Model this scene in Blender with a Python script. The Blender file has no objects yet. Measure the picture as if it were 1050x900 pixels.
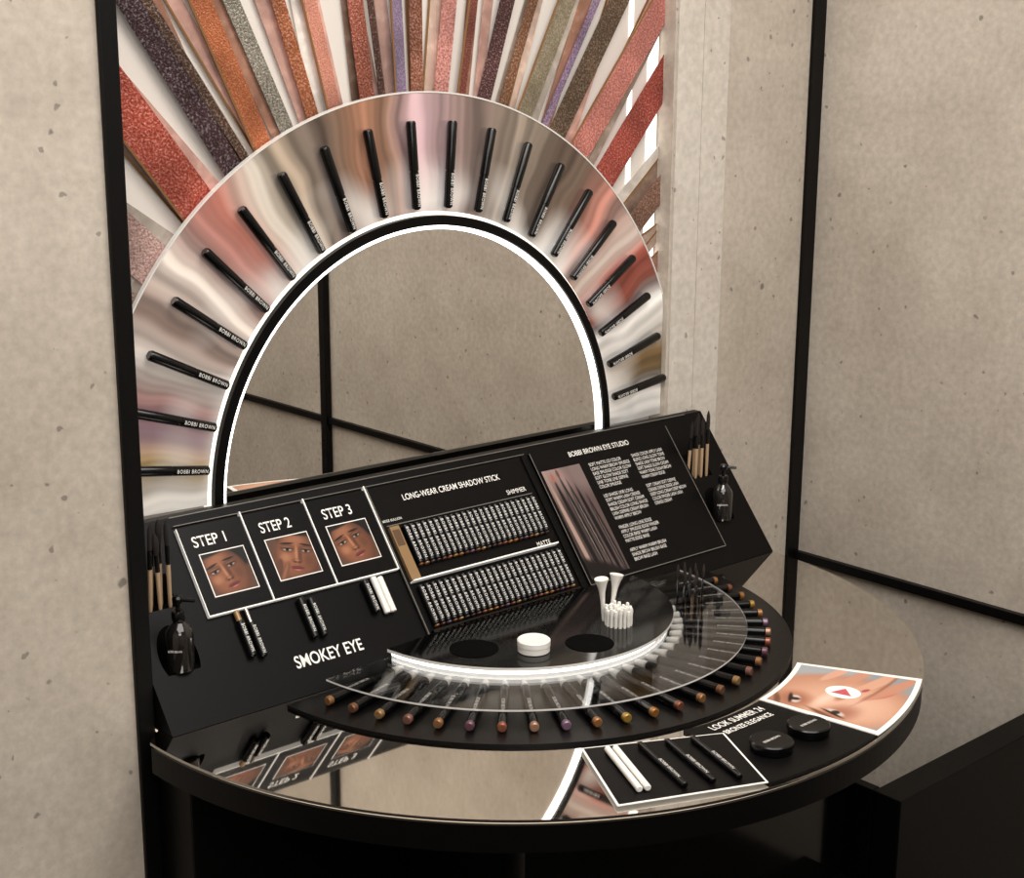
import bpy, math, random, bmesh
from math import *
from mathutils import Vector, Matrix
random.seed(7)
SC=bpy.context.scene
COL=SC.collection
# ------------------------------------------------------------------ materials
def s2l(c):
    return tuple(((v/255)/12.92 if v/255<=0.04045 else ((v/255+0.055)/1.055)**2.4) for v in c)
_mc={}
def mat(name,rgb=(128,128,128),rough=.5,metal=0,emis=0,ecol=None,spec=None,coat=0):
    if name in _mc:return _mc[name]
    m=bpy.data.materials.new(name);m.use_nodes=True
    b=m.node_tree.nodes['Principled BSDF'];c=s2l(rgb)+(1,)
    b.inputs['Base Color'].default_value=c
    b.inputs['Roughness'].default_value=rough;b.inputs['Metallic'].default_value=metal
    if spec is not None:b.inputs['Specular IOR Level'].default_value=spec
    if coat:b.inputs['Coat Weight'].default_value=coat;b.inputs['Coat Roughness'].default_value=.05
    if emis:
        b.inputs['Emission Color'].default_value=(s2l(ecol)+(1,)) if ecol else c
        b.inputs['Emission Strength'].default_value=emis
    nt=m.node_tree;n=nt.nodes.new('ShaderNodeTexNoise');n.inputs['Scale'].default_value=40;n.inputs['Detail'].default_value=0
    r=nt.nodes.new('ShaderNodeMapRange');r.inputs['To Min'].default_value=max(0,rough-.02*(rough>.05));r.inputs['To Max'].default_value=rough+.02*(rough>.05)
    nt.links.new(n.outputs['Fac'],r.inputs['Value']);nt.links.new(r.outputs['Result'],b.inputs['Roughness'])
    _mc[name]=m;return m
def concrete(name,c1,c2,seed=0,rough=.8):
    m=bpy.data.materials.new(name);m.use_nodes=True;nt=m.node_tree;N=nt.nodes;L=nt.links
    b=N['Principled BSDF'];b.inputs['Roughness'].default_value=rough;b.inputs['Specular IOR Level'].default_value=.25
    tc=N.new('ShaderNodeTexCoord');mp=N.new('ShaderNodeMapping');mp.inputs['Location'].default_value=(seed,seed*2,seed*.5)
    L.new(tc.outputs['Object'],mp.inputs['Vector'])
    n1=N.new('ShaderNodeTexNoise');n1.inputs['Scale'].default_value=3.0;n1.inputs['Detail'].default_value=8;n1.inputs['Roughness'].default_value=.72
    L.new(mp.outputs[0],n1.inputs['Vector'])
    r1=N.new('ShaderNodeValToRGB');r1.color_ramp.elements[0].position=.3;r1.color_ramp.elements[1].position=.7
    r1.color_ramp.elements[0].color=s2l(c1)+(1,);r1.color_ramp.elements[1].color=s2l(c2)+(1,)
    L.new(n1.outputs['Fac'],r1.inputs['Fac'])
    n2=N.new('ShaderNodeTexNoise');n2.inputs['Scale'].default_value=80;n2.inputs['Detail'].default_value=4
    L.new(mp.outputs[0],n2.inputs['Vector'])
    r2=N.new('ShaderNodeMapRange');r2.inputs['From Min'].default_value=.3;r2.inputs['From Max'].default_value=.7;r2.inputs['To Min'].default_value=.88;r2.inputs['To Max'].default_value=1.08
    L.new(n2.outputs['Fac'],r2.inputs['Value'])
    mx=N.new('ShaderNodeVectorMath');mx.operation='SCALE';L.new(r1.outputs['Color'],mx.inputs[0]);L.new(r2.outputs['Result'],mx.inputs['Scale'])
    last=mx.outputs[0]
    nd=N.new('ShaderNodeVectorMath');nd.operation='MULTIPLY_ADD';L.new(n2.outputs['Color'],nd.inputs[0]);nd.inputs[1].default_value=(.012,.012,.012);L.new(mp.outputs[0],nd.inputs[2])
    for sc,th,dk,pp in ((20,.15,.45,6),(48,.22,.55,5)):
        v=N.new('ShaderNodeTexVoronoi');v.inputs['Scale'].default_value=sc;L.new(nd.outputs[0],v.inputs['Vector'])
        sx=N.new('ShaderNodeSeparateColor');L.new(v.outputs['Color'],sx.inputs[0])
        pw=N.new('ShaderNodeMath');pw.operation='POWER';L.new(sx.outputs[0],pw.inputs[0]);pw.inputs[1].default_value=pp
        ml2=N.new('ShaderNodeMath');ml2.operation='MULTIPLY';ml2.inputs[1].default_value=th;L.new(pw.outputs[0],ml2.inputs[0])
        sb=N.new('ShaderNodeMath');sb.operation='SUBTRACT';L.new(v.outputs['Distance'],sb.inputs[0]);L.new(ml2.outputs[0],sb.inputs[1])
        mr=N.new('ShaderNodeMapRange');mr.inputs['From Min'].default_value=-.02;mr.inputs['From Max'].default_value=.03;mr.inputs['To Min'].default_value=dk;mr.inputs['To Max'].default_value=1
        L.new(sb.outputs[0],mr.inputs['Value'])
        s=N.new('ShaderNodeVectorMath');s.operation='SCALE';L.new(last,s.inputs[0]);L.new(mr.outputs['Result'],s.inputs['Scale']);last=s.outputs[0]
    L.new(last,b.inputs['Base Color'])
    bp=N.new('ShaderNodeBump');bp.inputs['Strength'].default_value=.12;bp.inputs['Distance'].default_value=.004;L.new(n2.outputs['Fac'],bp.inputs['Height']);L.new(bp.outputs[0],b.inputs['Normal'])
    return m
def glitter(name,rgb,scale=220,metal=.5,dark=.5,light=.35,rough=.32,bump=.5):
    m=bpy.data.materials.new(name);m.use_nodes=True;nt=m.node_tree;N=nt.nodes;L=nt.links
    b=N['Principled BSDF'];b.inputs['Roughness'].default_value=rough;b.inputs['Metallic'].default_value=metal
    tc=N.new('ShaderNodeTexCoord');n=N.new('ShaderNodeTexNoise');n.inputs['Scale'].default_value=scale;n.inputs['Detail'].default_value=2
    L.new(tc.outputs['Object'],n.inputs['Vector'])
    r=N.new('ShaderNodeValToRGB');r.color_ramp.elements[0].position=.33;r.color_ramp.elements[1].position=.70
    c=s2l(rgb);r.color_ramp.elements[0].color=tuple(v*dark for v in c)+(1,);r.color_ramp.elements[1].color=tuple(v*1.2*(1-light)+.75*light for v in c)+(1,)
    e=r.color_ramp.elements.new(.52);e.color=c+(1,)
    L.new(n.outputs['Fac'],r.inputs['Fac'])
    n2=N.new('ShaderNodeTexNoise');n2.inputs['Scale'].default_value=14;n2.inputs['Detail'].default_value=1;L.new(tc.outputs['Object'],n2.inputs['Vector'])
    m2=N.new('ShaderNodeMapRange');m2.inputs['From Min'].default_value=.3;m2.inputs['From Max'].default_value=.7;m2.inputs['To Min'].default_value=.75;m2.inputs['To Max'].default_value=1.35;L.new(n2.outputs['Fac'],m2.inputs['Value'])
    vs=N.new('ShaderNodeVectorMath');vs.operation='SCALE';L.new(r.outputs[0],vs.inputs[0]);L.new(m2.outputs[0],vs.inputs['Scale'])
    L.new(vs.outputs[0],b.inputs['Base Color'])
    if bump:
        bp=N.new('ShaderNodeBump');bp.inputs['Strength'].default_value=bump;bp.inputs['Distance'].default_value=.003
        L.new(n.outputs['Fac'],bp.inputs['Height']);L.new(bp.outputs[0],b.inputs['Normal'])
    L.new(vs.outputs[0],b.inputs['Emission Color']);b.inputs['Emission Strength'].default_value=.14
    return m
def clear(name,tint=(235,235,235),gl=.05):
    m=bpy.data.materials.new(name);m.use_nodes=True;nt=m.node_tree;N=nt.nodes;L=nt.links
    N.remove(N['Principled BSDF']);o=N['Material Output']
    t=N.new('ShaderNodeBsdfTransparent');t.inputs[0].default_value=s2l(tint)+(1,)
    g=N.new('ShaderNodeBsdfGlossy');g.inputs['Roughness'].default_value=.03
    ge=N.new('ShaderNodeNewGeometry');dt=N.new('ShaderNodeVectorMath');dt.operation='DOT_PRODUCT';L.new(ge.outputs['Incoming'],dt.inputs[0]);L.new(ge.outputs['Normal'],dt.inputs[1])
    ab=N.new('ShaderNodeMath');ab.operation='ABSOLUTE';L.new(dt.outputs['Value'],ab.inputs[0])
    su=N.new('ShaderNodeMath');su.operation='SUBTRACT';su.inputs[0].default_value=1;L.new(ab.outputs[0],su.inputs[1])
    pw=N.new('ShaderNodeMath');pw.operation='POWER';pw.inputs[1].default_value=5;L.new(su.outputs[0],pw.inputs[0])
    a=N.new('ShaderNodeMath');a.operation='ADD';a.inputs[1].default_value=gl;a.use_clamp=True;L.new(pw.outputs[0],a.inputs[0])
    mx=N.new('ShaderNodeMixShader');L.new(a.outputs[0],mx.inputs[0]);L.new(t.outputs[0],mx.inputs[1]);L.new(g.outputs[0],mx.inputs[2]);L.new(mx.outputs[0],o.inputs[0])
    return m
def arch_acrylic(stops):  # acrylic plate with blurred reflections and rim glow painted into its colour
    m=bpy.data.materials.new('acrylic_painted_reflections');m.use_nodes=True;nt=m.node_tree;N=nt.nodes;L=nt.links
    b=N['Principled BSDF'];b.inputs['Roughness'].default_value=.15;b.inputs['Metallic'].default_value=.45
    tc=N.new('ShaderNodeTexCoord');sp=N.new('ShaderNodeSeparateXYZ');L.new(tc.outputs['Object'],sp.inputs[0])
    at=N.new('ShaderNodeMath');at.operation='ARCTAN2';L.new(sp.outputs['Z'],at.inputs[0]);L.new(sp.outputs['X'],at.inputs[1])
    dv=N.new('ShaderNodeMath');dv.operation='DIVIDE';L.new(at.outputs[0],dv.inputs[0]);dv.inputs[1].default_value=pi
    nz=N.new('ShaderNodeTexNoise');nz.inputs['Scale'].default_value=8;nz.inputs['Detail'].default_value=1;L.new(tc.outputs['Object'],nz.inputs['Vector'])
    ma=N.new('ShaderNodeMath');ma.operation='MULTIPLY_ADD';L.new(nz.outputs['Fac'],ma.inputs[0]);ma.inputs[1].default_value=.035;ma.inputs[2].default_value=-.0175
    ad=N.new('ShaderNodeMath');L.new(dv.outputs[0],ad.inputs[0]);L.new(ma.outputs[0],ad.inputs[1])
    r=N.new('ShaderNodeValToRGB');cr=r.color_ramp
    while len(cr.elements)>1:cr.elements.remove(cr.elements[-1])
    cr.elements[0].position=stops[0][0]/180;cr.elements[0].color=s2l(stops[0][1])+(1,)
    for a,c in stops[1:]:
        e=cr.elements.new(a/180);e.color=s2l(c)+(1,)
    L.new(ad.outputs[0],r.inputs[0])
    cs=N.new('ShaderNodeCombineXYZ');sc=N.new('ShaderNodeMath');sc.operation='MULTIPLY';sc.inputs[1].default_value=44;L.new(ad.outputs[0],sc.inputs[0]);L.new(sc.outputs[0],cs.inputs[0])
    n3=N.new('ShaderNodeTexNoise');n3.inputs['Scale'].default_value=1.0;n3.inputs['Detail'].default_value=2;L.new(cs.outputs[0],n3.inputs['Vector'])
    m3=N.new('ShaderNodeMapRange');m3.inputs['From Min'].default_value=.35;m3.inputs['From Max'].default_value=.65;m3.inputs['To Min'].default_value=.42;m3.inputs['To Max'].default_value=1.5;L.new(n3.outputs['Fac'],m3.inputs['Value'])  # streaks of dark and bright painted in as blurred reflections
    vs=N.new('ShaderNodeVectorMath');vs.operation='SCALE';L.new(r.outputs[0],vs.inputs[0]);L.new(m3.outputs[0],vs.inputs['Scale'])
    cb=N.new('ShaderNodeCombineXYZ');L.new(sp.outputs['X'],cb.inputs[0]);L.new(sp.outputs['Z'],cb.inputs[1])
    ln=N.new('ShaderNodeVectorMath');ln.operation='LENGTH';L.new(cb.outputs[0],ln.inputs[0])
    mr=N.new('ShaderNodeMapRange');mr.inputs['From Min'].default_value=.395;mr.inputs['From Max'].default_value=.49;mr.inputs['To Min'].default_value=.7;mr.inputs['To Max'].default_value=0  # whitens toward the inner edge: LED ring glow painted into the colour
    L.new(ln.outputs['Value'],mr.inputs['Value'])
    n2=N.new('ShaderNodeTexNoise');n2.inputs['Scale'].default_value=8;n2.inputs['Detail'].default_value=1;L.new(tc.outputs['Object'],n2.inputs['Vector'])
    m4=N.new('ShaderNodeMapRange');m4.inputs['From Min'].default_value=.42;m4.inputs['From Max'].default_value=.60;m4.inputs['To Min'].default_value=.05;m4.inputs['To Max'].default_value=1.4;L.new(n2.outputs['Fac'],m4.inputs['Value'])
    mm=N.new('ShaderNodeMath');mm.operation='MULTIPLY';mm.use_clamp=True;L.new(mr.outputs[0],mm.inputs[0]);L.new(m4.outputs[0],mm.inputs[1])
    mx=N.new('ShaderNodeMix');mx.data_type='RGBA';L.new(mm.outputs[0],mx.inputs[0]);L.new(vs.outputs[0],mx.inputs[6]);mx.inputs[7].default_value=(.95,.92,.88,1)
    L.new(mx.outputs[2],b.inputs['Base Color']);L.new(mx.outputs[2],b.inputs['Emission Color']);b.inputs['Emission Strength'].default_value=.22  # slight self-glow stands in for edge-lit acrylic
    return m
def vcolmat():
    m=bpy.data.materials.new('printed_picture');m.use_nodes=True;nt=m.node_tree;b=nt.nodes['Principled BSDF']
    a=nt.nodes.new('ShaderNodeAttribute');a.attribute_name='ink';nt.links.new(a.outputs['Color'],b.inputs['Base Color']);b.inputs['Roughness'].default_value=.45;b.inputs['Specular IOR Level'].default_value=.25
    nt.links.new(a.outputs['Color'],b.inputs['Emission Color']);b.inputs['Emission Strength'].default_value=.06
    return m
VC=vcolmat()
BLACK=mat('satin_black',(9,8,8),.42,spec=.12)
GLOSSB=mat('gloss_black',(6,6,6),.10,spec=.35)
MATB=mat('matte_black',(3,3,3),.8,spec=.05)
FRAME=mat('black_steel',(8,7,7),.45,spec=.2)
PANEL=mat('panel_black',(10,9,9),.35,spec=.12)
GREY=mat('grey_edge',(110,106,100),.4)
WHITE=mat('white_print',(232,229,222),.5,emis=.15)
WTXT=mat('label_print',(215,211,204),.5,emis=.08)
WLINE=mat('white_edge',(240,238,232),.4,emis=.2)
WPL=mat('white_plastic',(240,238,232),.35)
MIRROR=mat('mirror_glass',(232,229,224),.01,1)
CTOP=mat('mirror_counter',(218,214,208),.03,1)
SILV=mat('brushed_silver',(200,196,190),.22,1)
LEDW=mat('led_white',(255,252,246),.5,emis=4)
LEDS=mat('led_soft',(255,248,236),.5,emis=.8)
LEDC=mat('led_cream',(255,236,210),.5,emis=.7)
LEDP=mat('led_panel',(255,250,244),.5,emis=1.4)
PENB=mat('pencil_black',(7,7,8),.22,spec=.35)
GOLD=mat('gold_card',(150,120,84),.35,.3)
EDG=mat('acrylic_edge',(206,202,196),.15,emis=.2)
# ------------------------------------------------------------------ mesh builder
def link(o,parent=None):
    COL.objects.link(o)
    if parent:o.parent=parent
    return o
def empty(name):
    o=bpy.data.objects.new(name,None);o.empty_display_size=.05;return link(o)
class MB:
    def __init__(s):s.v=[];s.f=[];s.m=[];s.mats=[]
    def mi(s,m):
        if m not in s.mats:s.mats.append(m)
        return s.mats.index(m)
    def poly(s,pts,m):
        k=len(s.v);s.v+= [tuple(p) for p in pts];s.f.append(tuple(range(k,k+len(pts))));s.m.append(s.mi(m))
    def box(s,x0,x1,y0,y1,z0,z1,m,fn=None):
        P=[(x,y,z) for z in (z0,z1) for y in (y0,y1) for x in (x0,x1)]
        if fn:P=[tuple(fn(*q)) for q in P]
        k=len(s.v);s.v+=P
        for f in ((0,2,3,1),(4,5,7,6),(0,1,5,4),(2,6,7,3),(0,4,6,2),(1,3,7,5)):
            s.f.append(tuple(k+i for i in f));s.m.append(s.mi(m))
    def prism(s,pts,z0,z1,m,mtop=None,mside=None):
        n=len(pts);k=len(s.v)
        s.v+=[(p[0],p[1],z0) for p in pts]+[(p[0],p[1],z1) for p in pts]
        s.f.append(tuple(range(k+n-1,k-1,-1)));s.m.append(s.mi(m))
        s.f.append(tuple(range(k+n,k+2*n)));s.m.append(s.mi(mtop or m))
        for i in range(n):
            j=(i+1)%n;s.f.append((k+i,k+j,k+n+j,k+n+i));s.m.append(s.mi(mside or m))
    def lathe(s,prof,o,ax,seg=20,m=None,ms=None):
        o=Vector(o);ax=Vector(ax).normalized();a=ax.orthogonal().normalized();b=ax.cross(a)
        k=len(s.v);n=len(prof)
        for (r,h) in prof:
            for i in range(seg):
                t=2*pi*i/seg;s.v.append(tuple(o+ax*h+(a*cos(t)+b*sin(t))*max(r,1e-5)))
        for j in range(n-1):
            mm=(ms[j] if ms else m)
            for i in range(seg):
                i2=(i+1)%seg
                s.f.append((k+j*seg+i,k+j*seg+i2,k+(j+1)*seg+i2,k+(j+1)*seg+i));s.m.append(s.mi(mm))
        s.f.append(tuple(k+i for i in range(seg-1,-1,-1)));s.m.append(s.mi(ms[0] if ms else m))
        s.f.append(tuple(k+(n-1)*seg+i for i in range(seg)));s.m.append(s.mi(ms[-1] if ms else m))
    def tube(s,p0,p1,r0,r1=None,m=None,seg=14,rnd=.25):
        p0=Vector(p0);p1=Vector(p1);L=(p1-p0).length;r1=r0 if r1 is None else r1
        s.lathe([(r0*(1-rnd),0),(r0,r0*rnd),(r1,L-r1*rnd),(r1*(1-rnd),L)],p0,p1-p0,seg,m)
    def build(s,name,parent=None,smooth=False,bevel=0):
        me=bpy.data.meshes.new(name);me.from_pydata(s.v,[],s.f)
        for m in s.mats:me.materials.append(m)
        me.polygons.foreach_set('material_index',s.m)
        bm=bmesh.new();bm.from_mesh(me);bmesh.ops.recalc_face_normals(bm,faces=bm.faces);bm.to_mesh(me);bm.free()
        me.update()
        o=bpy.data.objects.new(name,me);link(o,parent)
        if smooth:
            me.polygons.foreach_set('use_smooth',[True]*len(me.polygons))
            try:me.set_sharp_from_angle(angle=radians(35))
            except Exception:pass
        if bevel:
            b=o.modifiers.new('bevel','BEVEL');b.width=bevel;b.segments=2;b.limit_method='ANGLE'
        return o
def box(name,x0,x1,y0,y1,z0,z1,m,parent=None,bevel=0):
    q=MB();q.box(x0,x1,y0,y1,z0,z1,m);return q.build(name,parent,bevel=bevel)
def arcpts(r,a0,a1,n,c=(0,0)):
    return [(c[0]+r*cos(radians(a0+(a1-a0)*i/n)),c[1]+r*sin(radians(a0+(a1-a0)*i/n))) for i in range(n+1)]
def text(body,loc,R,size,m,parent,width=None,align='CENTER',name='label',bold=0,sx=1,ls=1,cs=1):
    t=bpy.data.curves.new(name,'FONT');t.body=body;t.size=size;t.align_x=align;t.offset=bold;t.space_line=ls;t.space_character=cs
    t.materials.append(m);o=bpy.data.objects.new(name,t);COL.objects.link(o)
    if width:
        bpy.context.view_layer.update();d=o.dimensions.x
        sx=width/d if d>0 else 1
    M=R.to_4x4();M=Matrix.Translation(Vector(loc))@M@Matrix.Diagonal((sx,1,1,1))
    o.matrix_world=M
    if parent:o.parent=parent
    return o
def cols(a,b,c):
    return Matrix((a,b,c)).transposed()
def softpic(name,parent,mp,bg,layers,nx=56,ny=56,grain=.03,gain=1.0):
    """printed photograph: soft colour patches stored as vertex colours on a real flat card"""
    L=[]
    for cx,cy,rx,ry,rot,c,sf in layers:
        L.append((cx,cy,rx,ry,cos(radians(rot)),sin(radians(rot)),c,sf))
    vs=[];cl=[]
    for j in range(ny+1):
        for i in range(nx+1):
            u=i/nx;v=j/ny;vs.append(tuple(mp(u,v)));c=list(bg)
            for cx,cy,rx,ry,k,s,cc,sf in L:
                dx=u-cx;dy=v-cy;a=(dx*k+dy*s)/rx;b=(-dx*s+dy*k)/ry;d=sqrt(a*a+b*b)
                if d<1+sf:
                    t=1 if d<1-sf else (1+sf-d)/(2*sf);t=t*t*(3-2*t)
                    c=[c[m]+(cc[m]-c[m])*t for m in range(3)]
            g=gain*(1+random.uniform(-grain,grain))
            cl.append(s2l([max(0,min(255,x*g)) for x in c])+(1,))
    fs=[(j*(nx+1)+i,j*(nx+1)+i+1,(j+1)*(nx+1)+i+1,(j+1)*(nx+1)+i) for j in range(ny) for i in range(nx)]
    me=bpy.data.meshes.new(name);me.from_pydata(vs,[],fs);me.materials.append(VC)
    at=me.color_attributes.new('ink','FLOAT_COLOR','POINT');at.data.foreach_set('color',[x for c in cl for x in c])
    return link(bpy.data.objects.new(name,me),parent)
# ------------------------------------------------------------------ room
CA=concrete('concrete_wall_mat',(174,163,150),(204,194,181),1)
CB=concrete('concrete_wall_mat_b',(174,163,150),(204,194,181),5)
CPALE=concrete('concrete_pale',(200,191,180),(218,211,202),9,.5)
FLOORM=mat('dark_floor',(20,18,17),.3,spec=.3)
XW=.936
box('wall_back',-2.7,XW+.1,.05,.15,-1,1.7,CA)
box('wall_back',.5285,XW,.0,.0495,-1,1.7,CA)
box('wall_left',-2.7,-.600,-.15,.049,-1,1.7,CA)
box('wall_right',XW,XW+.1,-3.7,.05,-1,1.7,CB)
box('wall_front',-2.7,XW+.1,-3.8,-3.7,-1,1.7,CB)
box('wall_side',-2.8,-2.7,-3.8,.15,-1,1.7,CB)
box('floor',-2.8,XW+.1,-3.8,.15,-1.05,-1,FLOORM)
box('ceiling',-2.8,XW+.1,-3.8,.15,1.7,1.75,mat('ceiling_paint',(205,200,192),.9))
box('trim_1',.902,XW-.0005,-.008,-.0005,-1,1.7,FRAME)
box('trim_2',-.6,-.577,-.157,.049,-1,1.7,FRAME,bevel=.002)
box('trim_3',XW-.014,XW-.0005,-3.69,-.0085,-.343,-.325,FRAME,bevel=.001)
box('trim_4',XW-.020,XW-.0005,-1.66,-1.630,-1,1.7,FRAME,bevel=.002)
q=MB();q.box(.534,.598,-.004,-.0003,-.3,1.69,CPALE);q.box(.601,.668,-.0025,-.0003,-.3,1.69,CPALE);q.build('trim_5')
# ------------------------------------------------------------------ sunburst panel
SB=empty('sunburst_swatch_panel')
X0,X1,Z0,Z1=-.572,.527,0.0,1.15
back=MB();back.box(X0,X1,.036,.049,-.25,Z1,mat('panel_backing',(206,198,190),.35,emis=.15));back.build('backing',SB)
ls=MB()
ls.box(.500,.525,.0345,.0358,.02,Z1,LEDP);ls.box(.452,.462,.0345,.0358,.3,Z1,LEDP);ls.box(-.540,-.533,.0345,.0358,.0,.4,LEDP)
ls.build('light_strips',SB)
def clip(poly,ax,val,keep_less):
    out=[]
    for i in range(len(poly)):
        a=poly[i];b=poly[(i+1)%len(poly)]
        ia=(a[ax]<=val) if keep_less else (a[ax]>=val);ib=(b[ax]<=val) if keep_less else (b[ax]>=val)
        if ia:out.append(a)
        if ia!=ib:
            t=(val-a[ax])/(b[ax]-a[ax]);out.append(tuple(a[k]+(b[k]-a[k])*t for k in range(2)))
    return out
def cliprect(p,x0,x1,z0,z1):
    for ax,v,k in ((0,x0,False),(0,x1,True),(1,z0,False),(1,z1,True)):
        p=clip(p,ax,v,k)
        if len(p)<3:return []
    return p
def strip(q,a0,a1,w0,w1,m,y,th=.0015,edge=None):
    p0=Vector((cos(radians(a0)),sin(radians(a0))))*.50;
    p1=Vector((cos(radians(a1)),sin(radians(a1))))*.80
    d=(p1-p0).normalized();p2=p0+d*1.0;n=Vector((-d.y,d.x))
    def mk(o0,o1,wa,wb,mm,yy):
        P=[p0+n*(o0-wa/2),p2+n*(o1-wb/2),p2+n*(o1+wb/2),p0+n*(o0+wa/2)]
        P=cliprect([tuple(v) for v in P],X0,X1,.015,Z1)
        if P:
            k=len(q.v);nn=len(P);q.v+=[(a,yy,b) for a,b in P]+[(a,yy+th,b) for a,b in P]
            q.f.append(tuple(range(k,k+nn)));q.m.append(q.mi(mm))
            for i in range(nn):
                j=(i+1)%nn;q.f.append((k+i,k+nn+i,k+nn+j,k+j));q.m.append(q.mi(mm))
    mk(0,0,w0,w1,m,y)
    if edge:mk(w0/2+.001,w1/2+.001,.003,.004,edge,y-.0004)
sq=MB()
GE=mat('gold_edge',(150,114,76),.3,.6)
pale=[(200,192,182),(172,162,152),(140,124,112),(210,202,194),(130,108,94),(184,160,146),(172,140,130),(108,86,72),(190,150,138),(150,110,92)]
PM=[glitter('pale_swatch_%d'%i,c,60,.4,.92,.05,.22,.1) for i,c in enumerate(pale)]
ang=8
while ang<174:
    strip(sq,ang+random.uniform(-1,1),ang+random.uniform(-3,3),random.uniform(.012,.024),random.uniform(.02,.045),random.choice(PM),.030+random.uniform(-.002,.002),edge=random.choice([None,GE,GE]))
    ang+=random.uniform(2.4,3.9)
S=[(169,168,.05,.06,(196,180,166)),(160,158,.05,.06,(138,106,90)),(151,149,.06,.07,(176,150,138)),(143.5,141,.06,.06,(184,152,144)),
(133,131,.055,.062,(166,78,62)),(125.2,124.6,.030,.038,(66,46,50)),(122.3,123.0,.012,.018,(84,62,50)),(119.8,118.0,.028,.036,(174,102,66)),
(114.6,115.0,.022,.030,(138,132,120)),(110.2,109.6,.020,.026,(162,98,66)),(106.2,105.6,.022,.026,(192,130,112)),(100.4,99.4,.026,.032,(150,84,66)),
(97.2,97.6,.010,.014,(88,60,52)),(94,93.6,.018,.022,(142,124,152)),(91,90.8,.022,.028,(140,88,68)),(86.8,85.2,.026,.032,(190,130,122)),(82.6,81.6,.014,.018,(122,68,58)),
(78.6,76.2,.026,.034,(84,52,52)),(74.6,72.4,.016,.024,(122,84,60)),(70,67.4,.030,.040,(134,124,104)),(65,63.2,.012,.016,(144,122,152)),(62.0,60.2,.036,.046,(100,80,62)),
(56.2,54.4,.044,.054,(190,120,110)),(48,48.6,.050,.060,(158,72,60)),(36.5,38.5,.038,.044,(132,98,82)),(28,28.5,.030,.036,(168,126,112)),(18,19,.030,.03,(150,122,100)),(8,8.5,.03,.03,(190,170,150))]
for i,(a0,a1,w0,w1,c) in enumerate(S):
    fine=0 if i in (4,5,22,23,21) else i%3
    strip(sq,a0,a1,w0,w1,glitter('swatch_%d'%i,c,(300,420,340)[fine],.55,(.55,.7,.5)[fine],(.18,.10,.22)[fine],.3,(.5,.35,.5)[fine]),.024-.0003*(i%5),edge=GE if i%3==1 else None)
sq.build('swatch_strips',SB)
# ------------------------------------------------------------------ arch
def halfring(q,r0,r1,y0,y1,m,a0=1.2,a1=178.8,n=96,medge=None,cx=None):
    A=arcpts(r0,a0,a1,n);B=arcpts(r1,a0,a1,n);k=len(q.v)
    if cx:
        A=[(min(max(x,-cx[0]),cx[1]),z) for x,z in A];B=[(min(max(x,-cx[0]),cx[1]),z) for x,z in B]
    for (x,z),(X,Z) in zip(A,B):q.v+=[(x,y0,z),(X,y0,Z),(X,y1,Z),(x,y1,z)]
    me=medge or m
    for i in range(n):
        b=k+4*i;c=b+4
        for f,mm in (((b,c,c+1,b+1),m),((b+1,c+1,c+2,b+2),me),((b+2,c+2,c+3,b+3),m),((b+3,c+3,c,b),me)):
            q.f.append(f);q.m.append(q.mi(mm))
    q.f.append((k,k+1,k+2,k+3));q.m.append(q.mi(me));e=k+4*n;q.f.append((e+3,e+2,e+1,e));q.m.append(q.mi(me))
AM=empty('arched_mirror')
q=MB();pts=arcpts(.3695,0,180,96);pts=[(.3695,-.2)]+pts+[(-.3695,-.2)]
k=len(pts);q.v=[(x,.010,z) for x,z in pts]+[(x,.0235,z) for x,z in pts]
q.f.append(tuple(range(k)));q.m.append(q.mi(MIRROR));q.f.append(tuple(range(2*k-1,k-1,-1)));q.m.append(q.mi(BLACK))
for i in range(k):
    j=(i+1)%k;q.f.append((i,k+i,k+j,j));q.m.append(q.mi(BLACK))
q.build('mirror_glass',AM)
q=MB();halfring(q,.370,.3755,.004,.02,LEDW,0,180);halfring(q,.376,.3905,.000,.02,BLACK,0,180);halfring(q,.391,.3965,.008,.02,LEDS,0,180)
q.build('lit_rim',AM)
stops=[(1,(225,222,218)),(5,(236,234,230)),(11,(112,92,64)),(15,(130,106,72)),(19,(234,230,224)),(24,(240,238,234)),(28,(136,78,66)),(34,(164,86,74)),(38,(216,200,190)),(46,(194,134,120)),(54,(108,92,80)),(61,(100,86,76)),(69,(164,150,136)),(75,(116,104,94)),(84,(160,136,132)),(92,(196,166,172)),(98,(146,114,96)),(103,(182,132,106)),(108,(118,94,78)),(113,(112,100,92)),(119,(190,172,152)),(124,(210,202,190)),(130,(192,122,108)),(136,(180,136,128)),(142,(232,220,210)),(149,(170,146,136)),(155,(226,218,210)),(160,(174,134,130)),(166,(172,142,154)),(171,(200,170,118)),(176,(230,224,214))]  # blurred strip reflections, painted as colours by angle
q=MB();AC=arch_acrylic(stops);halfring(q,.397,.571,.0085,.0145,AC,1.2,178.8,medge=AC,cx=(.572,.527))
halfring(q,.5712,.5735,.0075,.0155,EDG,23.5,178.8,cx=(.572,.527))
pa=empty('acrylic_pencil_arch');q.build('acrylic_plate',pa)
EP=empty('eye_pencil_set')
q=MB()
for k in range(1,21):
    a=radians(180*k/21);d=Vector((cos(a),0,sin(a)));o=d*.4018+Vector((0,0,0))
    q.lathe([(.004,0),(.0066,.002),(.0069,.004),(.0069,.055),(.0062,.0555),(.0062,.0575),(.0071,.058),(.0075,.127),(.0058,.130)],o,d,14,PENB)
    for t in (.02,.105):q.tube(o+d*t+Vector((0,.003,0)),o+d*t+Vector((0,.0084,0)),.003,m=SILV,seg=8)
q.build('pencils',EP,True)
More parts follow.
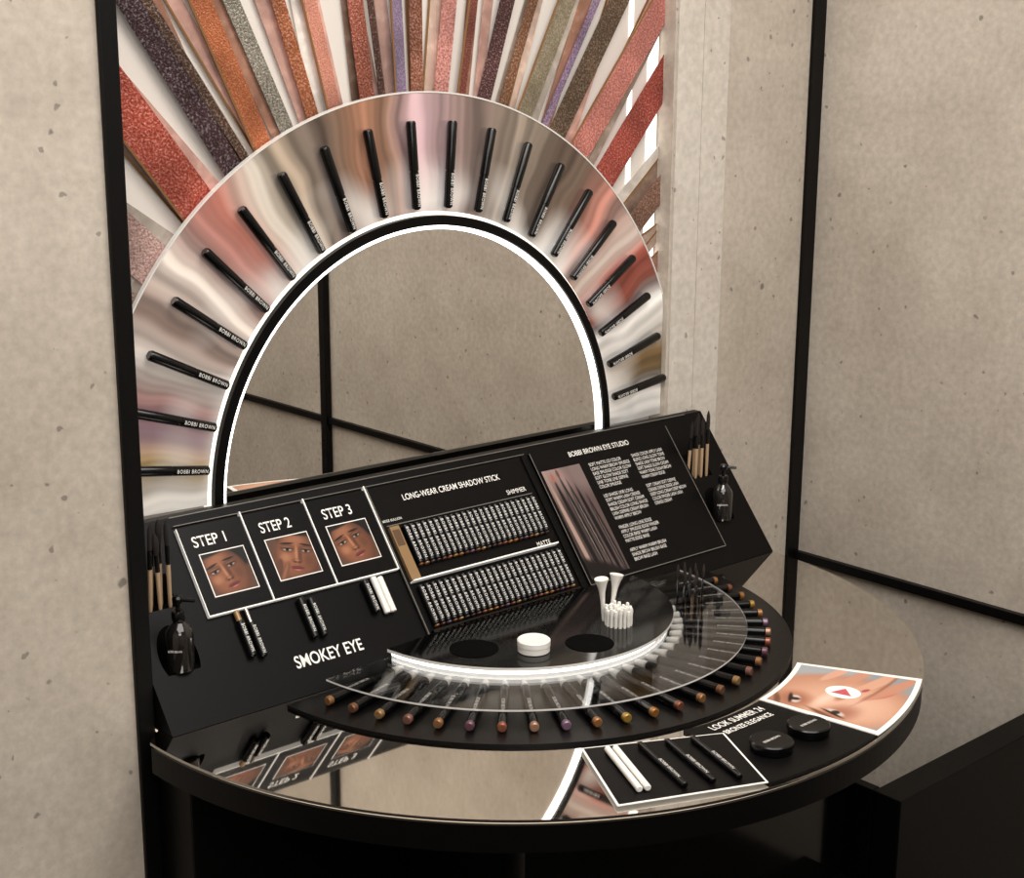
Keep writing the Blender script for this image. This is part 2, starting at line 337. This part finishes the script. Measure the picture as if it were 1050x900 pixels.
for k in range(1,21):
    a=180*k/21;ar=radians(a);d=Vector((cos(ar),0,sin(ar)))
    xd=-d
    yd=Vector((0,-1,0)).cross(xd)
    R=cols(xd,yd,xd.cross(yd))
    text('BOBBI BROWN',d*(.4018+.029)+Vector((0,-.0076,0))-yd*.0024,R,.0075,WHITE,EP,width=.047,name='pencil_label',cs=1.2)
# ------------------------------------------------------------------ console
CN=empty('makeup_display_console')
P0=Vector((0,-.02,.01));dv=Vector((0,-.18,-.225)).normalized();nv=Vector((0,dv.z,-dv.y)).normalized()
if nv.z<0:nv=-nv
def S3(x,s,h=0):return P0+Vector((x,0,0))+dv*s+nv*h
RS=cols(Vector((1,0,0)),-dv,nv)
XL,XR=-.5765,.605
q=MB();prof=[(-.02,.01),(-.0045,.01),(-.0045,-.2145),(-.2,-.2145)]
for x in (XL,XR):q.v+=[(x,y,z) for y,z in prof]
q.f=[(3,2,1,0),(4,5,6,7),(0,1,5,4),(1,2,6,5),(2,3,7,6),(3,0,4,7)];q.m=[q.mi(BLACK)]*6
body=q.build('console_body',CN)
for sx in (-.53,.53):
    c=MB();c.lathe([(.027,-.155),(.027,.2)],(sx,-.150+.012,0),(0,0,1),40,BLACK);co=c.build('cutter')
    b=body.modifiers.new('b','BOOLEAN');b.object=co;b.operation='DIFFERENCE';b.solver='EXACT'
    c2=MB();c2.box(sx-.024,sx+.024,-.097,-.067,-.09,.1,BLACK);co2=c2.build('cutter')
    b2=body.modifiers.new('b','BOOLEAN');b2.object=co2;b2.operation='DIFFERENCE';b2.solver='EXACT'
bpy.context.view_layer.update()
dg=bpy.context.evaluated_depsgraph_get();nm=bpy.data.meshes.new_from_object(body.evaluated_get(dg))
body.modifiers.clear();body.data=nm
for o in [o for o in bpy.data.objects if o.name.startswith('cutter')]:bpy.data.objects.remove(o)
def sbox(q,x0,x1,s0,s1,h0,h1,m):q.box(x0,x1,s0,s1,h0,h1,m,fn=lambda x,s,h:S3(x,s,h))
q=MB()
for (a,b) in ((-.471,-.374),(-.370,-.270),(-.266,-.163)):sbox(q,a,b,.0205,.149,.0,.006,PANEL)
for x in (-.372,-.268,-.161):sbox(q,x-.0009,x+.0009,.014,.150,.0,.0068,WLINE)
sbox(q,-.4725,-.161,.149,.1508,.0,.0068,WLINE);sbox(q,-.4728,-.4716,.0205,.150,0,.0066,WLINE)
sbox(q,-.473,.16,.0142,.0152,0,.004,GREY)
sbox(q,-.158,.150,.018,.262,0,.003,PANEL)
sbox(q,-.150,.138,.174,.1762,0,.014,WLINE);sbox(q,-.158,-.1568,.018,.26,0,.006,GREY);sbox(q,.150,.152,.018,.26,0,.006,BLACK)
sbox(q,-.150,.138,.0825,.0838,0,.006,GREY)
sbox(q,-.152,.142,.253,.262,0,.012,GLOSSB)
sbox(q,.170,.497,.016,.255,0,.004,PANEL)
for b in ((.170,.1712,.016,.255),(.4958,.497,.016,.255),(.170,.497,.2538,.255)):sbox(q,*b,0,.0046,GREY)
sbox(q,-.4728,.56,.0,.0012,0,.001,GREY)
q.build('panels',CN)
for i,x in enumerate((-.430,-.327,-.222)):
    text('STEP %d'%(i+1),S3(x,.052,.0066),RS,.0225,WHITE,CN,width=.050,bold=.0002)
text('SMOKEY EYE',S3(-.321,.249,.001),RS,.0245,WHITE,CN,width=.110,bold=.0003)
text('LONG-WEAR CREAM SHADOW STICK',S3(-.005,.048,.0036),RS,.0140,WHITE,CN,width=.192,bold=.0001)
text('SHIMMER',S3(.112,.076,.0036),RS,.0110,WHITE,CN,width=.040)
text('MATTE',S3(.118,.171,.0036),RS,.0110,WHITE,CN,width=.028)
text('BEIGE BULLION',S3(-.135,.076,.0036),RS,.0055,WHITE,CN,width=.035)
text('BOBBI BROWN EYE STUDIO',S3(.321,.036,.0046),RS,.0130,WHITE,CN,width=.142,bold=.0001)
W='SHADE COLOR CREAM BLEND APPLY LID CREASE DEFINE SOFT SMUDGE LINE WEAR LONG MATTE GLOW DEEP WARM TONE BRUSH FINGER LASH BROW BASE EDGE'.split()
def para(blocks,wd):
    out=[]
    for n in blocks:
        for i in range(n):
            l='';L=wd*(random.uniform(.8,1.0) if i<n-1 else .55)
            while len(l)<L:l+=random.choice(W)+' '
            out.append(l.strip())
        out.append('')
    return '\n'.join(out)
GT=mat('grey_text',(225,221,215),.5,emis=.12)
text(para((6,6,4,3),22),S3(.282,.060,.0046),RS,.0084,GT,CN,width=.092,align='LEFT',ls=1.0)
text(para((6,5),22),S3(.384,.060,.0046),RS,.0084,GT,CN,width=.090,align='LEFT',ls=1.0)
def mpp(u,v):return S3(.177+.086*u,.246-.195*v,.0048)
softpic('pencil_photo',CN,mpp,(104,84,82),[(.1,.9,.5,.2,0,(176,148,142),.5),(.9,.95,.3,.2,0,(140,120,116),.5),(.2,.3,.3,.5,0,(80,64,62),.5),
 (.12,.35,.05,.55,6,(190,160,146),.3),(.28,.38,.05,.52,8,(24,20,20),.2),(.43,.42,.05,.50,8,(20,17,17),.2),(.415,.42,.012,.42,8,(150,140,134),.6),(.58,.40,.05,.46,9,(30,24,24),.2),(.565,.40,.010,.40,9,(160,150,144),.6),(.73,.36,.05,.44,9,(18,15,15),.2),(.88,.30,.05,.40,9,(26,20,20),.2),(.87,.3,.010,.34,9,(130,120,114),.6),
 (.5,.0,.8,.10,-12,(26,20,20),.3),(.2,.92,.035,.04,8,(190,110,90),.3),(.36,.95,.035,.04,8,(120,70,60),.3)],64,120,.0,.85)
def face(tilt,cx,cy,s,hand=0):
    def e(x,y,rx,ry,c,sf=.3,r=0):
        k=cos(radians(tilt));w=sin(radians(tilt))
        return (cx+s*(x*k-y*w),cy+s*(x*w+y*k),rx*s,ry*s,tilt+r,c,sf)
    L=[e(.28,.44,.66,.50,(14,10,9),.12,10),e(.05,-.90,.26,.6,(86,52,38),.2),
       e(0,-.02,.44,.56,(92,54,38),.08),e(-.02,-.04,.39,.50,(130,80,55),.3),e(-.12,.0,.22,.36,(156,98,68),.6),
       e(-.03,.33,.18,.09,(166,108,78),.8),e(.02,.56,.50,.13,(14,10,9),.25),
       e(-.19,.13,.13,.075,(80,44,32),.6),e(.18,.13,.12,.07,(76,42,30),.6),
       e(-.19,.15,.11,.035,(142,92,62),.6),e(.18,.15,.10,.035,(130,84,58),.6),
       e(-.19,.10,.085,.026,(186,168,156),.3),e(.18,.10,.08,.026,(180,162,150),.3),
       e(-.19,.105,.034,.034,(16,10,9),.3),e(.18,.105,.032,.034,(16,10,9),.3),
       e(-.19,.128,.095,.014,(14,9,8),.4,2),e(.18,.128,.09,.014,(14,9,8),.4,-2),
       e(-.20,.235,.13,.020,(24,15,12),.4,6),e(.19,.235,.12,.020,(24,15,12),.4,-6),
       e(.06,-.0,.04,.16,(104,62,44),.6),e(-.015,.02,.026,.18,(188,130,96),.7),e(0,-.13,.095,.045,(106,62,45),.5),e(-.01,-.115,.045,.026,(178,120,88),.7),
       e(-.045,-.155,.018,.012,(44,24,18),.4),e(.045,-.155,.018,.012,(44,24,18),.4),
       e(-.23,-.07,.09,.08,(182,122,90),.8),e(.25,-.1,.09,.12,(112,68,48),.8),
       e(0,-.27,.13,.035,(116,54,50),.3),e(0,-.315,.115,.040,(146,72,66),.35),e(0,-.29,.12,.009,(50,22,22),.5),e(0,-.325,.06,.014,(190,120,110),.7)]
    if hand:L+=[(.02,.20,.09,.34,-28,(104,64,46),.12),(.16,.14,.07,.30,-36,(126,78,55),.15),(.16,.16,.03,.26,-36,(154,102,74),.6)]
    return L
for i,(xa,xb) in enumerate(((-.453,-.387),(-.351,-.284),(-.249,-.182))):
    s0,s1=.064,.125
    def mp(u,v,xa=xa,xb=xb):return S3(xa+(xb-xa)*u,s1-(s1-s0)*v,.0068)
    q=MB();q.poly([S3(xa-.0015,s1+.0015,.0064),S3(xb+.0015,s1+.0015,.0064),S3(xb+.0015,s0-.0015,.0064),S3(xa-.0015,s0-.0015,.0064)],WHITE);q.build('photo_border',CN)
    softpic('portrait_photo',CN,mp,(96,66,50),face((14,-18,16)[i],(.42,.58,.46)[i],(.48,.50,.48)[i],(1.12,1.15,1.1)[i],i==1),90,90,.01,.86)
# product sticks on the slope
q=MB()
def slstick(x,s0,s1,r,m,h=.001):
    q.tube(S3(x,s0,h+r),S3(x,s1,h+r),r,m=m)
slstick(-.434,.166,.218,.0055,PENB);slstick(-.419,.172,.222,.0055,PENB);
slstick(-.335,.156,.216,.0056,PENB);slstick(-.320,.160,.217,.0056,PENB)
slstick(-.226,.154,.205,.0056,PENB);slstick(-.209,.153,.210,.0048,WPL);slstick(-.1985,.155,.210,.0048,WPL)
q.tube(S3(-.434,.151,.0065),S3(-.434,.168,.0065),.004,m=GOLD);q.tube(S3(-.419,.151,.0065),S3(-.419,.174,.0065),.003,m=SILV)
q.build('step_product_sticks',CN,True)
Rr=cols(dv,Vector((1,0,0)),dv.cross(Vector((1,0,0))))
if dv.cross(Vector((1,0,0))).dot(nv)<0: Rr=cols(dv,Vector((-1,0,0)),dv.cross(Vector((-1,0,0))))
ysg=Rr.col[1]
for x,s in ((-.434,.192),(-.419,.198),(-.335,.188),(-.320,.190),(-.226,.182)):
    text('BOBBI BROWN',S3(x,s,.0124)-ysg*.002,Rr,.0065,WHITE,CN,width=.040,name='stick_label',cs=1.2)
q=MB();tips=[(120,76,48),(150,100,66),(98,60,50),(160,126,84),(84,52,42),(136,82,70),(70,60,54),(108,84,104),(156,112,52),(58,42,38)]
N=24
lab=bpy.data.curves.new('stick_text','FONT');lab.body='BOBBI BROWN';lab.size=.0068;lab.space_character=1.3;lab.materials.append(WHITE);lab.align_x='CENTER'
for row,(s0,s1) in enumerate(((.088,.154),(.183,.249))):
    M_=N if row==0 else N+1
    for i in range(M_):
        x=(-.122+i*(.252/(N-1))) if row==0 else -.140+i*(.272/N)
        r=.0047
        q.tube(S3(x,s0,.008),S3(x,s1-.0035,.008),r,m=PENB,seg=10)
        q.tube(S3(x,s1-.0030,.008),S3(x,s1,.008),r*.93,m=mat('tip_%d'%((i*3+row)%10),tips[(i*3+row)%10],.3,.4),seg=10)
        o=bpy.data.objects.new('stick_label',lab);COL.objects.link(o)
        M=Matrix.Translation(S3(x,(s0+s1)/2-.002,.0130)-ysg*.0023)@Rr.to_4x4()@Matrix.Diagonal((.94,1,1,1))
        o.matrix_world=M;o.parent=CN
q.build('shadow_stick_rows',CN,True)
q=MB();sbox(q,-.149,-.132,.086,.172,.003,.009,GOLD);sbox(q,-.147,-.134,.092,.118,.009,.0093,mat('print_brown',(90,64,42),.4));q.build('tester_card',CN)
# ------------------------------------------------------------------ pump bottles and brushes
AMB=mat('smoked_glass',(22,20,19),.08,0,coat=.6)
for sx in (-.53,.53):
    e=empty('pump_bottle');q=MB();b=(sx,-.142,-.1549)
    q.lathe([(.015,0),(.0178,.002),(.0182,.006),(.0182,.046),(.017,.053),(.012,.060),(.0075,.065),(.0075,.068)],b,(0,0,1),32,AMB)
    q.lathe([(.0085,.068),(.0088,.069),(.0088,.078),(.0078,.080),(.003,.0805),(.003,.090),(.0068,.091),(.0072,.097),(.005,.100)],b,(0,0,1),24,PENB)
    q.tube((b[0],b[1],b[2]+.0955),(b[0]+.016,b[1]-.016,b[2]+.094),.003,.0024,m=PENB)
    q.build('bottle',e,True)
    text('BOBBI BROWN',(b[0]-.0135,b[1]-.0127,b[2]+.030),cols(Vector((.73,-.68,0)).normalized(),Vector((0,0,1)),Vector((-.68,-.73,0)).normalized()),.004,GT,e,width=.018,name='bottle_label')
HND=mat('brush_handle',(180,152,122),.4);BR=mat('bristles',(30,22,19),.9);FER=mat('ferrule_black',(12,11,11),.25)
for sx in (-.53,.53):
    e=empty('makeup_brush_set');q=MB()
    for i in range(6):
        x=sx-.018+i*.0072;y=-.082+(-1)**i*.006;b=Vector((x,y,-.0895));d=Vector((random.uniform(-.05,.05),random.uniform(-.04,.05),1)).normalized()
        H=random.uniform(.100,.122)
        q.lathe([(.0020,0),(.0027,.004),(.0030,H*.5)],b,d,10,HND)
        q.lathe([(.0032,H*.5),(.0032,H*.72)],b,d,10,FER)
        w=random.choice((.0036,.0046,.003))
        q.lathe([(.003,H*.72),(w,H*.82),(w*.9,H*.93),(.0008,H)],b,d,10,BR)
    q.build('brushes',e,True)
# ------------------------------------------------------------------ counter
CT=empty('makeup_counter')
C=(0,-.18);R=.605
def disc_out(r):
    pts=[(XL,-.001),(XL,-.165)]
    A=[p for p in arcpts(r,-180,17.0,140,C)]
    return pts+A[1:]+[(sqrt(r*r-.18**2),-.001)]
q=MB()
q.prism(disc_out(R),-.2185,-.2150,SILV,mtop=CTOP);q.build('mirror_top',CT)
q=MB();q.prism(disc_out(R-.005),-.2222,-.2187,LEDC);q.build('led_edge',CT)
q=MB();q.prism(disc_out(R-.001),-.256,-.2224,BLACK);q.build('black_skirt',CT)
q=MB();q.box(XL,.58,-.24,-.001,-.999,-.2565,BLACK);q.box(-.25,.38,-.5,-.245,-.999,-.2565,BLACK);q.build('base_cabinet',CT,bevel=.004)
q=MB();q.box(-.3,.36,-.62,-.505,-.62,-.60,BLACK);q.box(-.3,.36,-.55,-.505,-.999,-.3,GLOSSB);q.build('foot_panel',CT)
q=MB();q.box(.402,XW-.005,-.62,-.57,-.999,-.468,BLACK);q.box(.402,.422,-.5695,-.25,-.999,-.468,BLACK);q.build('storage_cabinet',None,bevel=.002)
# ------------------------------------------------------------------ tiered tray
TT=empty('tiered_stick_tray')
def sector(q,r0,r1,a0,a1,z0,z1,m,n=64,mtop=None,c=C,mside=None,ymax=None):
    k=len(q.v)
    A=arcpts(r0 if r0>0 else .0001,a0,a1,n,c);B=arcpts(r1,a0,a1,n,c)
    if ymax is not None:
        A=[(x,min(y,ymax)) for x,y in A];B=[(x,min(y,ymax)) for x,y in B]
    for (x,y),(X,Y) in zip(A,B):q.v+=[(x,y,z1),(X,Y,z1),(X,Y,z0),(x,y,z0)]
    for i in range(n):
        b=k+4*i;d=b+4
        for f,mm in (((b,b+1,d+1,d),mtop or m),((b+1,b+2,d+2,d+1),mside or m),((b+2,b+3,d+3,d+2),m),((b+3,b,d,d+3),m)):
            q.f.append(f);q.m.append(q.mi(mm))
    q.f.append((k+3,k+2,k+1,k));q.m.append(q.mi(m));e=k+4*n;q.f.append((e,e+1,e+2,e+3));q.m.append(q.mi(m))
q=MB();sector(q,0,.421,-175,-3,-.2148,-.2105,BLACK,mtop=mat('tray_top',(9,8,8),.3,spec=.25),ymax=-.2015);q.build('tray_base',TT)
q=MB();sector(q,.232,.238,-175,-4,-.1935,-.1862,LEDW,ymax=-.192);sector(q,.234,.2375,-173,-7,-.2103,-.1940,EDG);q.build('lit_band',TT)
q=MB();sector(q,0,.246,-175,-4,-.186,-.1815,GLOSSB,mside=EDG,ymax=-.182);q.build('upper_disc',TT)
q=MB();ACL=clear('clear_acrylic',(240,240,240),.05);sector(q,.2385,.355,-175,-4,-.1965,-.1940,ACL,mside=EDG,ymax=-.194)  # pale glowing outer side is a painted glint on the clear edge
q.build('acrylic_ring',TT)
def rp(a,r,z):return Vector((C[0]+r*cos(radians(a)),C[1]+r*sin(radians(a)),z))
q=MB()
for a,r in ((-147,.183),(-95,.190)):
    q.lathe([(.0345,0),(.0345,.0006),(.033,.0007)],rp(a,r,-.1814),(0,0,1),40,MATB)
q.build('cup_recesses',TT,True)
q=MB();SK=empty('cream_shadow_stick_ring')
caps=[(140,100,64),(116,80,56),(150,118,78),(130,92,80),(146,104,70),(108,76,88),(138,82,62),(158,120,98),(124,98,120),(150,104,64),(160,126,56),(146,98,48),(120,74,54)]
n=27
for i in range(n):
    a=-169+i*(157/(n-1));d2=(rp(a,1,0)-rp(a,0,0)).normalized()
    z=-.2036;b=rp(a,.262,z)
    q.tube(b,b+d2*.120,.0062,m=PENB)
    q.lathe([(.0063,.120),(.0063,.126),(.0050,.1275)],b,d2,14,mat('cap_%d'%(i%13),caps[i%13],.3,.4))
    q.tube(b+d2*.04,b+d2*.043,.0064,m=SILV)
    q.tube(b-d2*.02,b-d2*.001,.004,.0062,m=WTXT)
q.build('sticks',SK,True)
for i in range(n):
    a=-169+i*(157/(n-1));d=(rp(a,1,0)-rp(a,0,0)).normalized()
    yd=Vector((0,0,1)).cross(d)
    text('BOBBI BROWN',rp(a,.332,-.1971)-yd*.0024,cols(d,yd,Vector((0,0,1))),.0068,WHITE,SK,width=.042,name='stick_label')
q=MB();q.lathe([(.021,0),(.0225,.001),(.0225,.0085),(.0220,.009),(.0232,.0095),(.0232,.0165),(.0215,.018),(.0205,.0178)],rp(-121,.186,-.1814),(0,0,1),40,WPL);q.build('white_cream_jar',None,True)
e=empty('cotton_swab_bundle');q=MB();cp=rp(-67,.176,-.1814)
pts=[(0,0)]+[(cos(t*pi/3)*.0062,sin(t*pi/3)*.0062) for t in range(6)]+[(cos(t*pi/6+.2)*.0122,sin(t*pi/6+.2)*.0122) for t in range(12)]
pts+=[(cos(t*pi/8.5)*.0182,sin(t*pi/8.5)*.0182) for t in range(17)]
for x,y in pts:
    h=.027+random.uniform(-.004,.004)
    q.lathe([(.0024,0),(.0024,h*.6),(.0031,h*.8),(.0024,h*.97),(.0004,h)],cp+Vector((x,y,0)),(0,0,1),10,WPL)
q.build('swabs',e,True)
e=empty('applicator_funnels');q=MB()
for dx,dy,tx in ((-.006,.024,-.10),(.010,.026,.16)):
    b=cp+Vector((dx,dy,0));q.lathe([(.003,0),(.0032,.03),(.0045,.045),(.0070,.056),(.0100,.064),(.0104,.066),(.0090,.0655)],b,(tx,-.05*tx,1),24,WPL)
q.build('funnels',e,True)
e=empty('mascara_wand_cluster');q=MB();cw=rp(-26,.292,-.1938)
BB=mat('bristle_brown',(40,28,23),.8)
for i in range(9):
    x=cos(i*2.4)*.026*sqrt(i/9);y=sin(i*2.4)*.026*sqrt(i/9)
    b=cw+Vector((x,y,0));h=.050+random.uniform(-.008,.010)
    q.lathe([(.0018,0),(.0018,h*.45),(.0010,h*.47),(.0010,h*.6),(.0024,h*.66),(.0021,h*.9),(.0008,h)],b,(random.uniform(-.08,.08),random.uniform(-.08,.08),1),10,ms=[FER,FER,FER,BB,BB,BB])
q.build('wands',e,True)
# ------------------------------------------------------------------ counter-top display
DT=empty('look_display_tray')
q=MB();sector(q,.434,.600,-101,-62,-.2148,-.2118,BLACK,n=40);q.build('tray_plate',DT)
for tx,r,sz in (('LOOK SUMMER 24',.449,.0175),('BRONZE ELEGANCE',.467,.0140)):
    a=-90.5;p=rp(a,r,-.2114);d=Vector((-sin(radians(a)),cos(radians(a)),0));rd=Vector((cos(radians(a)),sin(radians(a)),0))
    text(tx,p+rd*.004,cols(d,-rd,Vector((0,0,1))),sz,WHITE,DT,width=.100 if sz>.015 else .090,bold=.0002)
PC=empty('portrait_video_card')
q=MB();sector(q,.433,.604,-81.5,-61.5,-.2117,-.2103,WHITE,n=20);q.build('card',PC)
def am(u,v,h=0):
    return tuple(rp(-80.6+18.2*u,.597-.157*v,-.2101+h))
def bf(t=0):
    P=[(.95,.95,.5,.5,0,(168,172,176),.4),(.0,1.05,.35,.3,0,(110,80,62),.5),
     (.36,.52,.52,.62,0,(184,128,102),.15),(.36,.52,.45,.55,0,(208,156,128),.4),(.30,.40,.28,.36,0,(226,180,154),.7),
     (.17,.82,.15,.13,20,(168,108,84),.7),(.10,.40,.12,.17,60,(172,114,92),.7),
     (.17,.81,.085,.045,20,(214,196,184),.3),(.17,.815,.032,.045,20,(56,42,36),.3),(.17,.855,.10,.018,20,(44,28,22),.5),
     (.11,.42,.09,.040,72,(214,196,184),.3),(.11,.42,.035,.038,72,(56,42,36),.3),(.078,.43,.014,.11,-18,(44,28,22),.5),
     (.08,.94,.13,.028,26,(120,80,58),.6),(.025,.5,.022,.16,-18,(120,80,58),.6),
     (.32,.60,.18,.05,-8,(242,204,182),.8),(.42,.50,.08,.035,-8,(176,118,96),.7),
     (.60,.22,.05,.14,50,(188,88,84),.3),(.58,.23,.03,.12,50,(210,124,114),.7),(.61,.22,.008,.14,50,(126,52,50),.6),
     (.74,.16,.06,.34,60,(200,142,116),.15),(.83,.30,.06,.36,62,(218,166,140),.15),(.90,.48,.055,.32,64,(204,148,122),.15),(.93,.66,.05,.26,66,(220,168,142),.15),
     (.80,.22,.40,.014,-16,(160,106,84),.7),(.64,.36,.020,.045,60,(176,74,74),.3),(.60,.48,.018,.04,60,(176,74,74),.3)]
    return P
softpic('printed_portrait',PC,am,(148,154,158),bf(),150,100,.01,.93)
def ell(cx,cy,rx,ry,n=40):
    return [(cx+rx*cos(2*pi*i/n),cy+ry*sin(2*pi*i/n)) for i in range(n)]
q=MB();q.poly([am(u,v,.0004) for u,v in ell(.52,.52,.130,.15)],WHITE);q.build('play_disc',PC)
q=MB();q.poly([am(u,v,.0008) for u,v in ((.465,.61),(.465,.43),(.595,.52))],mat('play_icon_pink',(200,84,94),.5));q.build('play_icon',PC)
KC=empty('pencil_product_card')
q4=[Vector((-.219,-.561)),Vector((-.052,-.646)),Vector((-.117,-.769)),Vector((-.292,-.695))]
def bil(u,v,h=0,z=-.2104):
    t=q4[0].lerp(q4[1],u);b=q4[3].lerp(q4[2],u);p=b.lerp(t,v);return Vector((p.x,p.y,z+h))
q=MB();FULL=[(0,0),(1,0),(1,1),(0,1)]
q.prism([(bil(u,v).x,bil(u,v).y) for u,v in FULL],-.2116,-.2106,WHITE);
q.prism([(bil(u,v).x,bil(u,v).y) for u,v in ((.015,.018),(.985,.018),(.985,.982),(.015,.982))],-.2106,-.2102,PANEL);q.build('card',KC)
q=MB()
def zz(p,z):return Vector((p.x,p.y,z))
q.tube(zz(bil(.18,.14),-.2060),zz(bil(.15,.88),-.2060),.0042,m=WPL);q.tube(zz(bil(.235,.14),-.2060),zz(bil(.205,.88),-.2060),.0042,m=WPL)
for u in (.43,.62,.80):
    q.tube(zz(bil(u+.04,.10),-.2062),zz(bil(u-.05,.90),-.2062),.0040,m=PENB)
    q.tube(zz(bil(u-.049,.895),-.2062),zz(bil(u-.055,.94),-.2062),.0036,.001,m=mat('pencil_tip',(120,84,70),.4))
q.build('products',KC,True)
for u in (.43,.62,.80):
    a=zz(bil(u-.05,.90),0);b=zz(bil(u+.04,.10),0);d=(b-a).normalized();yd=Vector((0,0,1)).cross(d)
    text('BOBBI BROWN',zz(b-d*.040,-.2020)-yd*.002,cols(d,yd,Vector((0,0,1))),.006,WTXT,KC,width=.05,name='pencil_label')
for x,y in ((-.043,-.714),(.030,-.714)):
    q=MB();q.lathe([(.024,0),(.0262,.0015),(.0265,.006),(.0260,.0063),(.0272,.0068),(.0272,.0120),(.0255,.0135),(.0245,.0134)],(x,y,-.2117),(0,0,1),44,PENB);o=q.build('gel_liner_pot',None,True)
    text('BOBBI BROWN',(x,y-.002,-.1980),Matrix.Identity(3),.006,GT,o,width=.03,name='lid_text')
# ------------------------------------------------------------------ shift to floor at z=0
H=1.0
for o in list(bpy.data.objects):
    if o.parent is None:o.location.z+=H
# ------------------------------------------------------------------ lights
def area(name,loc,target,sx,sy,power,col=(1,.965,.92)):
    l=bpy.data.lights.new(name,'AREA');l.shape='RECTANGLE';l.size=sx;l.size_y=sy;l.energy=power;l.color=col
    o=bpy.data.objects.new(name,l);COL.objects.link(o);o.location=loc
    o.rotation_euler=(Vector(target)-Vector(loc)).to_track_quat('-Z','Y').to_euler();return o
area('ceiling_light',(-.6,-1.6,2.66),(-.6,-1.6,0),2.2,1.6,50)
area('ceiling_light',(-.1,-.75,2.66),(0,-.3,.8),1.2,.4,17)
area('ceiling_light',(-1.6,-2.8,2.66),(-1.2,-1.2,1),1.2,1.2,27)
w=bpy.data.worlds.new('world');SC.world=w;w.use_nodes=True;w.node_tree.nodes['Background'].inputs[0].default_value=(1,.96,.9,1);w.node_tree.nodes['Background'].inputs[1].default_value=.3
# ------------------------------------------------------------------ camera
yaw,pi_,ro=.7252,.2288,.0056
d=Vector((sin(yaw)*cos(pi_),cos(yaw)*cos(pi_),-sin(pi_)));r=Vector((cos(yaw),-sin(yaw),0));u=r.cross(d)
r2=r*cos(ro)+u*sin(ro);u2=-r*sin(ro)+u*cos(ro)
cam=bpy.data.cameras.new('camera');co=bpy.data.objects.new('camera',cam);COL.objects.link(co)
M=cols(r2,u2,-d).to_4x4();M.translation=Vector((-1.3723,-1.7319,.5593+H));co.matrix_world=M
cam.sensor_width=36;cam.lens=1486.4753/1050*36;cam.clip_start=.02
SC.camera=co
SC.view_settings.view_transform='Standard';SC.view_settings.look='None'
